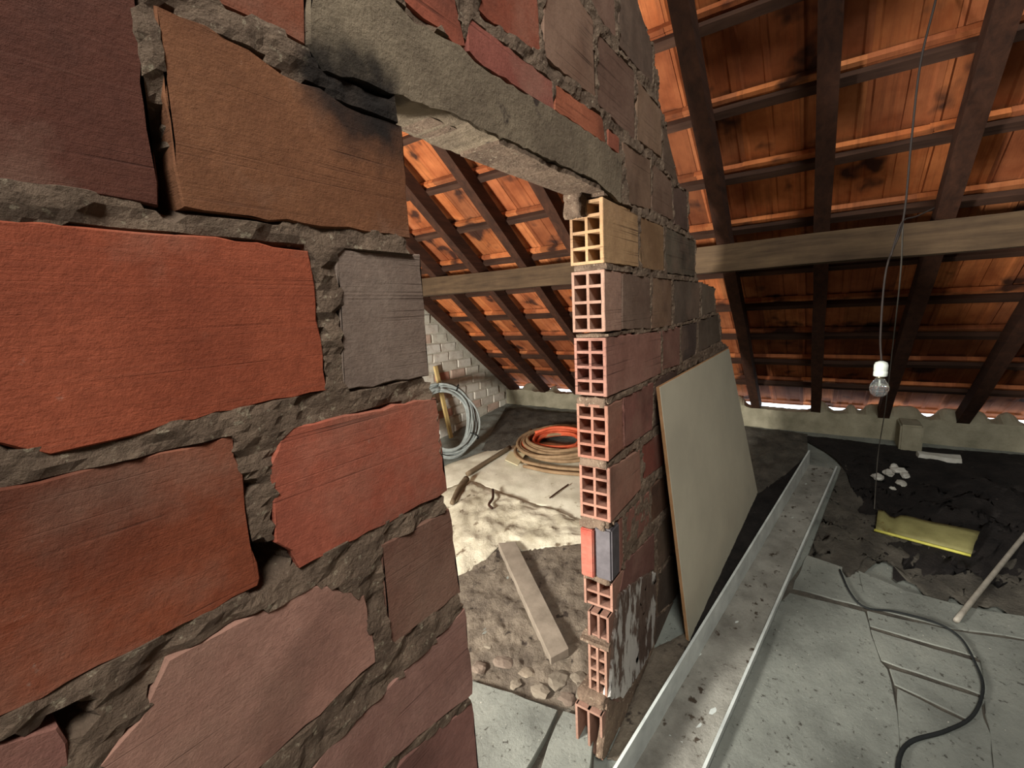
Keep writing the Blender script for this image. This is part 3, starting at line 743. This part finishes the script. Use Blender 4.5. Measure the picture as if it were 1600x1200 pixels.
# straight line under the whole length so that the channel does not bend
for e0, e1 in ((l0, l1), (r0, r1)):
    t = 0.0
lz0 = floor_z(l1.x) + 0.018 - FK*((l1.x-l0.x)); l0.z = lz0; r0.z = floor_z(r1.x) + 0.018 - FK*(r1.x-r0.x); l1.z = floor_z(l1.x)+0.018; r1.z = floor_z(r1.x)+0.018
th = 0.010
bar('web', l0, l1, r0, r1, 0.008, 'metal', ch)
bar('flange', l0, l1, l0+side*th, l1+side*th, hF, 'metal', ch)
bar('flange', r0-side*th, r1-side*th, r0, r1, 0.034, 'metal', ch)
bm = bmesh.new(); NS = 70; rows = []
for i in range(NS+1):
    t = i/NS; L_ = l0.lerp(l1, t)+side*th; R_ = r0.lerp(r1, t)-side*th; row = []
    for k in range(9):
        p = L_.lerp(R_, k/8); p.z += 0.010 + 0.006*max(0, nz(p.x, p.y, 0, 9)) + 0.004*nz(p.x, p.y, 3, 30); row.append(bm.verts.new(p))
    rows.append(row)
for i in range(NS):
    for k in range(8): bm.faces.new((rows[i][k], rows[i+1][k], rows[i+1][k+1], rows[i][k+1]))
unparent_offset(bm_obj('dust_layer', bm, 'metal_dust', ch, smooth=True))

# fibreboard leaning on the wall
bo = empty('leaning_board', fl((1072,1000), 0)); tag(bo, 'large pale fibreboard sheet leaning against the brick wall', 'board')
c0, c1, c2, c3 = fl((1072,1000), 0.004), fl((1180,770), 0.004), on_y((1135,545), D-0.028), on_y((1025,605), D-0.028)
nb = (c1-c0).cross(c3-c0).normalized(); nb = nb if nb.y < 0 else -nb
def quad_slab(name, cs, n, t0, t1, mat, parent, cuts=0):
    bm = bmesh.new(); V = [bm.verts.new(c+n*t0) for c in cs] + [bm.verts.new(c+n*t1) for c in cs]
    for f in ((0,3,2,1),(4,5,6,7),(0,1,5,4),(1,2,6,5),(2,3,7,6),(3,0,4,7)): bm.faces.new([V[i] for i in f])
    return unparent_offset(bm_obj(name, bm, mat, parent))
def warped(name, t0, t1, mat):
    bm = bmesh.new(); N = 10; lay = []
    for t in (t0, t1):
        g_ = []
        for i in range(N+1):
            row = []
            for k in range(N+1):
                p = c0.lerp(c1, i/N).lerp(c3.lerp(c2, i/N), k/N)
                row.append(bm.verts.new(p + nb*t))
            g_.append(row)
        lay.append(g_)
    A, B_ = lay
    for i in range(N):
        for k in range(N):
            for g_ in lay: bm.faces.new((g_[i][k], g_[i+1][k], g_[i+1][k+1], g_[i][k+1]))
        for q in (0, N):
            bm.faces.new((A[i][q], A[i+1][q], B_[i+1][q], B_[i][q])); bm.faces.new((A[q][i], A[q][i+1], B_[q][i+1], B_[q][i]))
    o = unparent_offset(bm_obj(name, bm, mat, bo, smooth=True)); md = o.modifiers.new('edges', 'EDGE_SPLIT'); md.split_angle = 0.6
warped('sheet_face', 0.0135, 0.016, 'board'); warped('sheet_core', 0.0, 0.0134, 'board_edge')

# dirt along the eave, blackened by shade put into its colour
def ruled(name, lo, hi, h, mat, n=60, m=24, amp=0.01, ns=9, parent=None, edge=True, thick=0.0, fine=0.0, ragged=0.0):
    def samp(L_, n):
        P_ = [fl(p, h) for p in L_]; d_ = [0]
        for i in range(1, len(P_)): d_.append(d_[-1] + (P_[i]-P_[i-1]).length)
        out = []
        for i in range(n+1):
            s_ = d_[-1]*i/n; j = max(k for k in range(len(d_)) if d_[k] <= s_+1e-9); j = min(j, len(P_)-2)
            out.append(P_[j].lerp(P_[j+1], (s_-d_[j])/max(1e-6, d_[j+1]-d_[j])))
        return out
    A, B = samp(lo, n), samp(hi, n); V = []; Fc = []
    for i in range(n+1):
        for k in range(m+1):
            p = A[i].lerp(B[i], k/m); e = min(1, 6*k/m, 6*(m-k)/m, 8*i/n, 8*(n-i)/n)
            if ragged: p += (B[i]-A[i]).normalized()*ragged*(1-k/m)*(nz(p.x, p.y, 4, 5)+0.8*nz(p.x, p.y, 6, 14))
            p.x = min(p.x, 4.685)
            p.z = floor_z(p.x) + 0.004 + (h if not edge else h*min(1, e+0.15)) + amp*(0.35+0.65*e)*(nz(p.x, p.y, 1, ns)+0.5*nz(p.x, p.y, 7, ns*2.3)) * 0.8 + fine*nz(p.x, p.y, 9, 60)
            V.append(p)
    for i in range(n):
        for k in range(m): a = i*(m+1)+k; Fc.append((a, a+m+1, a+m+2, a+1))
    o = mesh_obj(name, V, Fc, mat, parent, smooth=True)
    if thick: md = o.modifiers.new('thickness', 'SOLIDIFY'); md.thickness = thick; md.offset = -1
    return o
d1 = ruled('shade_dark_dirt', [(1322,722),(1330,770),(1350,820),(1372,862),(1430,893),(1500,916),(1600,930),(1760,955)], [(1240,676),(1290,682),(1340,688),(1400,694),(1460,698),(1565,706),(1640,712),(1740,720)], 0.016, 'dirt', 90, 44, 0.02, 8, fine=0.004, ragged=0.35, parent=floor)
tag(d1, 'dirt spread over the floor towards the eave, blackened with painted shade', kind='stuff')
d0 = ruled('grey_dirt', [(1262,870),(1300,880),(1345,892),(1420,918),(1500,938),(1600,955),(1760,985)], [(1320,716),(1330,740),(1350,780),(1400,820),(1500,840),(1600,850),(1760,860)], 0.010, 'greydirt', 70, 40, 0.012, 9, fine=0.005, ragged=0.25, parent=floor)
tag(d0, 'grey dirt thinning out over the floor slabs', kind='stuff')
d2 = ruled('ash_dirt', [(1178,775),(1200,760),(1228,740),(1262,708)], [(1160,664),(1190,668),(1230,672),(1262,677)], 0.015, 'greydirt', 40, 24, 0.03, 10, fine=0.006, parent=floor)
tag(d2, 'dark grey clods of dirt between leaning board and steel channel end', kind='stuff')

# yellow folded sheet
ye = empty('yellow_plastic_sheet', fl((1440,840), 0)); tag(ye, 'faded yellow folded plastic sheet with bright front edge on black dirt', 'plastic sheet')
e = [fl((1368,828), 0.03), fl((1518,867), 0.03), fl((1531,832), 0.05), fl((1372,798), 0.05)]
bm = bmesh.new(); g = []
for i in range(17):
    row = []
    for k in range(7):
        p = e[0].lerp(e[1], i/16).lerp(e[3].lerp(e[2], i/16), k/6); p.z += 0.008*nz(p.x, p.y, 0, 14) + (0.006*math.sin(math.pi*k/6)) - 0.02*(abs(i-2.5) < 1)
        if k > 0 and i == 16: p -= (e[1]-e[0])*0.008*random.random()
        row.append(bm.verts.new(p))
    g.append(row)
for i in range(16):
    for k in range(6): bm.faces.new((g[i][k], g[i+1][k], g[i+1][k+1], g[i][k+1]))
o = unparent_offset(bm_obj('sheet', bm, 'yellow', ye, smooth=True)); md = o.modifiers.new('thickness', 'SOLIDIFY'); md.thickness = 0.006; md.offset = -1
q0, q1 = fl((1366,828), 0.03), fl((1517,868), 0.03)
unparent_offset(tube('rim', [q0.lerp(q1, t/8) for t in range(9)], 0.008, 'yellowrim', ye))

# thin conduit on the floor
cp = [fl((1494,970), 0.03), fl((1545,906), 0.03), fl((1605,832), 0.03), fl((1660,765), 0.03)]
tag(tube('conduit_pipe', catmull(cp, 6), 0.011, 'pvc'), 'thin grey plastic conduit lying on the floor beyond the black cable', 'pipe')
# black cable snaking over the slabs
cb = [(1312,890),(1328,925),(1352,949),(1400,956),(1462,973),(1500,996),(1524,1036),(1536,1075),(1520,1118),(1478,1142),(1425,1158),(1405,1185),(1404,1240)]
tag(tube('black_cable', catmull([fl(p, 0.024) for p in cb], 8), lambda t: 0.0045+0.0025*min(1, max(0, (t-0.5)*3)), 'rubber'), 'black rubber cable looping over the cracked floor slabs', 'cable')

# hanging bulb
B = at_depth((1374,604), 1.7)
pb = empty('pendant_bulb', (B.x, B.y, B.z-0.045)); tag(pb, 'clear unlit light bulb in a white socket hanging from a thin cord', 'light bulb')
unparent_offset(lathe('bulb_glass', [(0.002,-0.040),(0.014,-0.037),(0.024,-0.028),(0.030,-0.012),(0.030,0.0),(0.026,0.012),(0.018,0.024),(0.0135,0.032)], B, 'glass', pb))
unparent_offset(lathe('bulb_cap', [(0.0135,0.030),(0.0135,0.044)], B, 'brass', pb))
unparent_offset(lathe('socket', [(0.019,0.040),(0.0215,0.042),(0.0215,0.058),(0.0195,0.060),(0.0215,0.062),(0.0215,0.082),(0.018,0.092),(0.010,0.096),(0.005,0.098)], B, 'socket', pb))
unparent_offset(tube('filament_stem', [B+Vector((0,0,0.03)), B+Vector((0,0,0.0))], 0.003, 'socket', pb, 6))
J = at_depth((1411,345), 1.62)
cord = [B+Vector((0,0,0.096)), at_depth((1376,520), 1.68), at_depth((1385,420), 1.65), J, at_depth((1424,220), 1.57), at_depth((1438,100), 1.53), at_depth((1462,0), 1.5), at_depth((1476,-70), 1.48), Vector((1.45, -0.415, ROOF_C - TAN*1.45 + 0.01))]
unparent_offset(tube('cord', catmull(cord, 6), 0.0035, 'wire', pb, 6))
cd = [J, at_depth((1407,430), 1.9), at_depth((1396,530), 2.4), at_depth((1383,640), 2.8), at_depth((1372,710), 3.1), fl((1366,795), 0.03)]
unparent_offset(tube('hanging_string', catmull(cd, 6), 0.0028, 'string', pb, 6))
tw = [at_depth((1460,325), 1.64), at_depth((1432,338), 1.63), J, at_depth((1400,372), 1.62), at_depth((1392,400), 1.62)]
unparent_offset(tube('cord_tail', catmull(tw, 5), 0.003, 'wire', pb, 6))

# plaster chips on the dirt
def lump(name, loc, size, mat, seed, color=None, parent=None, squash=0.5):
    bm = bmesh.new(); bmesh.ops.create_icosphere(bm, subdivisions=2, radius=1)
    for v in bm.verts:
        d = v.co.normalized(); k = 1 + 0.45*noise.noise(d*1.7 + Vector((seed*3.3, seed, 0)))
        v.co = Vector((d.x*size[0]*k, d.y*size[1]*k, max(-0.7, d.z)*size[2]*k)) + Vector(loc)
    return bm_obj(name, bm, mat, parent, color)
for i, (px, s) in enumerate((((1372,744),(0.05,0.035,0.018)),((1388,738),(0.06,0.03,0.02)),((1404,734),(0.05,0.045,0.02)),((1414,741),(0.05,0.028,0.016)),((1397,728),(0.03,0.025,0.02)),((1408,754),(0.04,0.03,0.016)),((1395,762),(0.018,0.018,0.012)))):
    p = fl(px, 0.04); o = lump('plaster_chip', (p.x, p.y, p.z-0.005), s, 'chips', i)
    tag(o, 'small pale plaster chip in the heap on black dirt', 'plaster chip', 'plaster chips on the black dirt')
p = fl((1466,709), 0.05)
bm = bmesh.new(); bm_box(bm, p.x-0.04, p.x+0.04, p.y-0.12, p.y+0.11, p.z-0.04, p.z-0.005); bmesh.ops.subdivide_edges(bm, edges=bm.edges[:], cuts=2, use_grid_fill=True)
for v in bm.verts: v.co += 0.014*Vector(noise.noise_vector(v.co*9))
tag(bm_obj('foam_offcut', bm, 'chips'), 'white broken slab offcut lying at the foot of the low eave wall', 'offcut')

# ================================================================== THINGS, far room
f1 = ruled('lit_floor_sheet', [(676,770),(733,749),(760,760),(808,778),(838,789),(862,793),(890,805),(909,814),(945,822)], [(672,742),(700,724),(730,714),(760,703),(800,694),(850,690),(945,700)], 0.012, 'lit_floor', 70, 30, 0.008, 7, thick=0.003, fine=0.002)  # stands for the pale floor, with its light put into the colour
tag(f1, 'pale sheet with painted light for the bright floor under the hose coil', 'dust sheet')
f2 = ruled('dirty_dust_sheet', [(708,899),(735,886),(757,871),(772,856),(783,846),(797,843),(806,849),(815,857),(863,850),(907,844),(945,840)], [(684,764),(733,746),(760,756),(808,774),(838,785),(862,789),(890,801),(909,810),(945,818)], 0.030, 'cloth', 90, 44, 0.026, 7, thick=0.003, fine=0.004)
tag(f2, 'crumpled dirty white dust sheet beside the end of the grey plank', 'dust sheet')
d3 = ruled('ash_dirt', [(752,700),(775,703),(800,694),(850,684),(900,676),(945,676)], [(790,634),(815,634),(840,637),(870,640),(905,643),(945,646)], 0.03, 'greydirt', 50, 24, 0.03, 7, fine=0.005, parent=floor)
tag(d3, 'dark grey ash banked against the low eave wall behind the hose coil', kind='stuff')

# plank
pl = [fl((778,848), 0.05), fl((806,846), 0.05), fl((889,1012), 0.05), fl((860,1028), 0.05)]
bm = bmesh.new(); V = [bm.verts.new(v) for v in pl] + [bm.verts.new(Vector((v.x, v.y, floor_z(v.x)+0.004))) for v in pl]
for f in ((0,1,2,3),(7,6,5,4),(0,4,5,1),(1,5,6,2),(2,6,7,3),(3,7,4,0)): bm.faces.new([V[i] for i in f])
bmesh.ops.bevel(bm, geom=bm.edges[:], offset=0.003, segments=1, affect='EDGES')
tag(bm_obj('wooden_plank', bm, 'plank'), 'thick grey wooden plank on the rubble floor, one end under dust sheet', 'plank')

# hose coil (dusty brown) and orange hose inside it
HC = fl((868,702), 0.0)
def coil(c, R_, loops, r, seed, flat=0.85, zlift=0.0, n=26, start=0.0, spread=0.05):
    rs = random.Random(seed); pts = []
    ph = [rs.uniform(0, 6.28) for _ in range(6)]
    for i in range(loops*n+1):
        t = i/n; a = start + 2*math.pi*t; t_ = t
        rr = R_*(1 + spread*math.sin(2.3*t+ph[0]) + spread*0.8*math.sin(0.9*a*1.07+ph[1]))
        x = c.x + rr*flat*math.cos(a) + 0.03*math.sin(1.7*t+ph[2]); y = c.y + rr*math.sin(a) + 0.04*math.sin(1.1*t+ph[3])
        pts.append(Vector((x, y, floor_z(x) + 0.022 + r + zlift + 0.006*t*r/0.012 + 0.012*math.sin(a*1.5+ph[4]))))
    return pts
ho = empty('brown_hose_coil', HC); tag(ho, 'coil of dusty brown hose lying loose on the pale floor sheet', 'hose')
pts = coil(HC, 0.36, 8, 0.017, 3, 0.85, 0.0, spread=0.13)
tl = [fl((945,744), 0.04), fl((905,741), 0.04), fl((860,737), 0.04), fl((818,728), 0.04)]
unparent_offset(tube('hose', pts, 0.017, 'hose', ho, 8))
unparent_offset(tube('hose_tail', catmull(tl, 8), 0.016, 'hose', ho, 8))
tl = [fl((945,738), 0.03), fl((905,734), 0.04), fl((860,730), 0.04), fl((815,719), 0.05), fl((806,700), 0.06), fl((830,672), 0.08)]
unparent_offset(tube('hose_tail', catmull(tl, 8), 0.016, 'hose', ho, 8))
oh = empty('orange_hose_coil', HC); tag(oh, 'coil of orange hose lying inside the dusty brown hose coil', 'hose')
unparent_offset(tube('hose', coil(HC, 0.25, 5, 0.016, 9, 0.9, 0.012, spread=0.14), 0.016, 'orange', oh, 8))
unparent_offset(tube('hose_end', catmull([fl((836,676), 0.12), fl((866,668), 0.15), fl((905,672), 0.13), fl((940,690), 0.06)], 8), 0.016, 'orange', oh, 8))

# grey cable coil standing on edge, leaning on the gable
cbm = fl((708,716), 0.02); ctop = on_y((684,597), 3.22)
axis_u = (ctop-cbm); RC = axis_u.length/2; axis_u.normalize()
cc = (ctop+cbm)/2
axis_v = Vector((0.80, -0.45, 0.05)); axis_v = (axis_v - axis_u*axis_v.dot(axis_u)).normalized(); axis_n = axis_u.cross(axis_v)
gc = empty('grey_cable_coil', cbm); tag(gc, 'bundle of grey cable coiled in a ring leaning on the whitewashed gable wall', 'cable coil')
rs = random.Random(4)
for i in range(17):
    off = Vector((rs.uniform(-1, 1), rs.uniform(-1, 1), 0)); ph = rs.uniform(0, 6.28); pts = []
    for k in range(49):
        a = 2*math.pi*k/48; rr = RC*0.95 - 0.045 + 0.048*off.x + 0.018*math.sin(2*a+ph) + 0.012*math.sin(3*a-ph)
        pts.append(cc + axis_u*rr*math.cos(a) + axis_v*rr*0.86*math.sin(a) + axis_n*(0.03*off.y + 0.018*math.sin(a*2+ph*2)))
    unparent_offset(tube('cable_loop', pts, 0.011, 'greycable', gc, 6))
for a in (0.6, 2.2):
    c_ = cc + axis_u*RC*0.9*math.cos(a) + axis_v*RC*0.78*math.sin(a); t_ = (-axis_u*math.sin(a) + axis_v*math.cos(a)).normalized()
    b1_ = axis_n; b2_ = t_.cross(b1_).normalized()
    unparent_offset(tube('cable_tie', [c_ + (b1_*math.cos(2*math.pi*k/16) + b2_*math.sin(2*math.pi*k/16))*0.055 for k in range(17)], 0.006, 'rubber', gc, 6))

# pale batten stick leaning on the gable
s0, s1 = fl((706,684), 0.0), on_y((680,572), GY0-0.03)
s0 = fl((705,684), 0.012)
if s0.y > 3.38: s0 = on_y((705,684), 3.38)
bm = bmesh.new(); dv = (s1-s0).normalized(); sv = dv.cross(Vector((0,1,0))).normalized(); wv = sv.cross(dv)
V = []
for p in (s0, s1):
    for a, b in ((-1,-1),(1,-1),(1,1),(-1,1)): V.append(bm.verts.new(p + sv*0.022*a + wv*0.012*b))
for f in ((3,2,1,0),(4,5,6,7),(0,1,5,4),(1,2,6,5),(2,3,7,6),(3,0,4,7)): bm.faces.new([V[i] for i in f])
tag(bm_obj('wooden_stick', bm, 'palewood'), 'pale yellow timber stick leaning on the whitewashed gable behind grey cable', 'stick')
# branch, pole and twigs on the sheets
tag(tube('wooden_pole', catmull([fl((730,741), 0.04), fl((760,722), 0.04), fl((797,699), 0.045)], 6), 0.022, 'branch'), 'straight grey wooden pole lying on the pale floor sheet', 'pole')
tag(tube('short_branch', catmull([fl((729,748), 0.06), fl((718,762), 0.06), fl((706,786), 0.055)], 6), lambda t: 0.028-0.01*t, 'branch'), 'short thick dark branch at the edge of the dirty dust sheet', 'branch')
tag(tube('crooked_twig', catmull([fl((770,765), 0.06), fl((770,778), 0.065), fl((764,788), 0.06), fl((769,794), 0.06)], 5), 0.010, 'rafter'), 'small dark crooked twig on the dirty dust sheet', 'twig')
tag(tube('thin_twig', catmull([fl((888,757), 0.03), fl((875,766), 0.03), fl((859,778), 0.03)], 5), 0.006, 'rafter'), 'thin dark twig on the pale floor sheet before the hose coil', 'twig')
cd4 = [fl(p, 0.055) for p in ((797,705),(822,708),(809,727),(789,718))]
bm = bmesh.new(); V = [bm.verts.new(v) for v in cd4] + [bm.verts.new(v-Vector((0,0,0.006))) for v in cd4]
for f in ((0,1,2,3),(7,6,5,4),(0,4,5,1),(1,5,6,2),(2,6,7,3),(3,7,4,0)): bm.faces.new([V[i] for i in f])
tag(bm_obj('cream_card', bm, 'paper'), 'small cream card lying flat against the hose coil', 'card')
cr = ruled('earthy_crust', [(722,1075),(770,1075),(820,1094),(868,1113),(905,1128),(935,1150)], [(700,902),(735,888),(760,872),(783,848),(815,858),(863,851),(960,842)], 0.006, 'crust', 70, 60, 0.022, 12, fine=0.008, parent=floor)
tag(cr, 'lumpy earthy crust covering the doorway floor', kind='stuff')
tr = ruled('shade_dark_strip', [(1074,1003),(1110,925),(1182,772)], [(1062,1050),(1130,945),(1200,835),(1262,712)], 0.008, 'dirt', 70, 14, 0.014, 10, fine=0.005, parent=floor)  # dirt strip with the flange's shadow put into its black
tag(tr, 'dirt blackened with painted shade between leaning board and steel channel', kind='stuff')
tr = ruled('grey_dirt', [(948,1185),(985,1100),(1022,1012),(1080,985)], [(972,1190),(1020,1118),(1062,1050),(1085,1005)], 0.006, 'crust', 50, 14, 0.014, 10, fine=0.005, parent=floor)
tag(tr, 'grey dirt in the gap between brick wall and steel channel', kind='stuff')
jd = ruled('joint_dirt', [(1215,935),(1300,1010),(1380,1230),(1520,1290),(1800,1290)], [(1262,872),(1340,898),(1420,928),(1540,958),(1800,990)], 0.003, 'greydirt', 40, 20, 0.0, 5, parent=floor, edge=False)
tag(jd, 'dark grey dirt filling the cracks between floor slabs', kind='stuff')
jd = ruled('joint_dirt', [(735,1270),(830,1270),(925,1270)], [(738,1063),(830,1095),(930,1120)], 0.006, 'greydirt', 20, 20, 0.0, 5, parent=floor, edge=False)
tag(jd, 'dark dirt filling the crack between the doorway slabs', kind='stuff')
# rubble inside the doorway
rs = random.Random(11)
RUB = [((748,1044),.05),((786,1034),.055),((824,1052),.04),((844,1080),.055),((872,1064),.06),((905,1060),.045),((886,1092),.05),((912,1090),.045),((897,1138),.03),((876,1152),.022),((912,1122),.04),((763,1010),.03),((806,1070),.035)]
for i, (px, s) in enumerate(RUB):
    p = fl(px, 0.01); o = lump('rubble_stone', (p.x, p.y, floor_z(p.x)+0.012), (s*rs.uniform(.6, .9), s*rs.uniform(.6, .9), s*rs.uniform(.2, .32)), 'rubble', i+20, srgb(*rs.choice(((118,108,94),(110,101,88),(126,114,98),(112,98,86)))))
    tag(o, 'dusty lump of mortar rubble on the doorway floor', 'rubble', 'rubble lumps in the doorway')
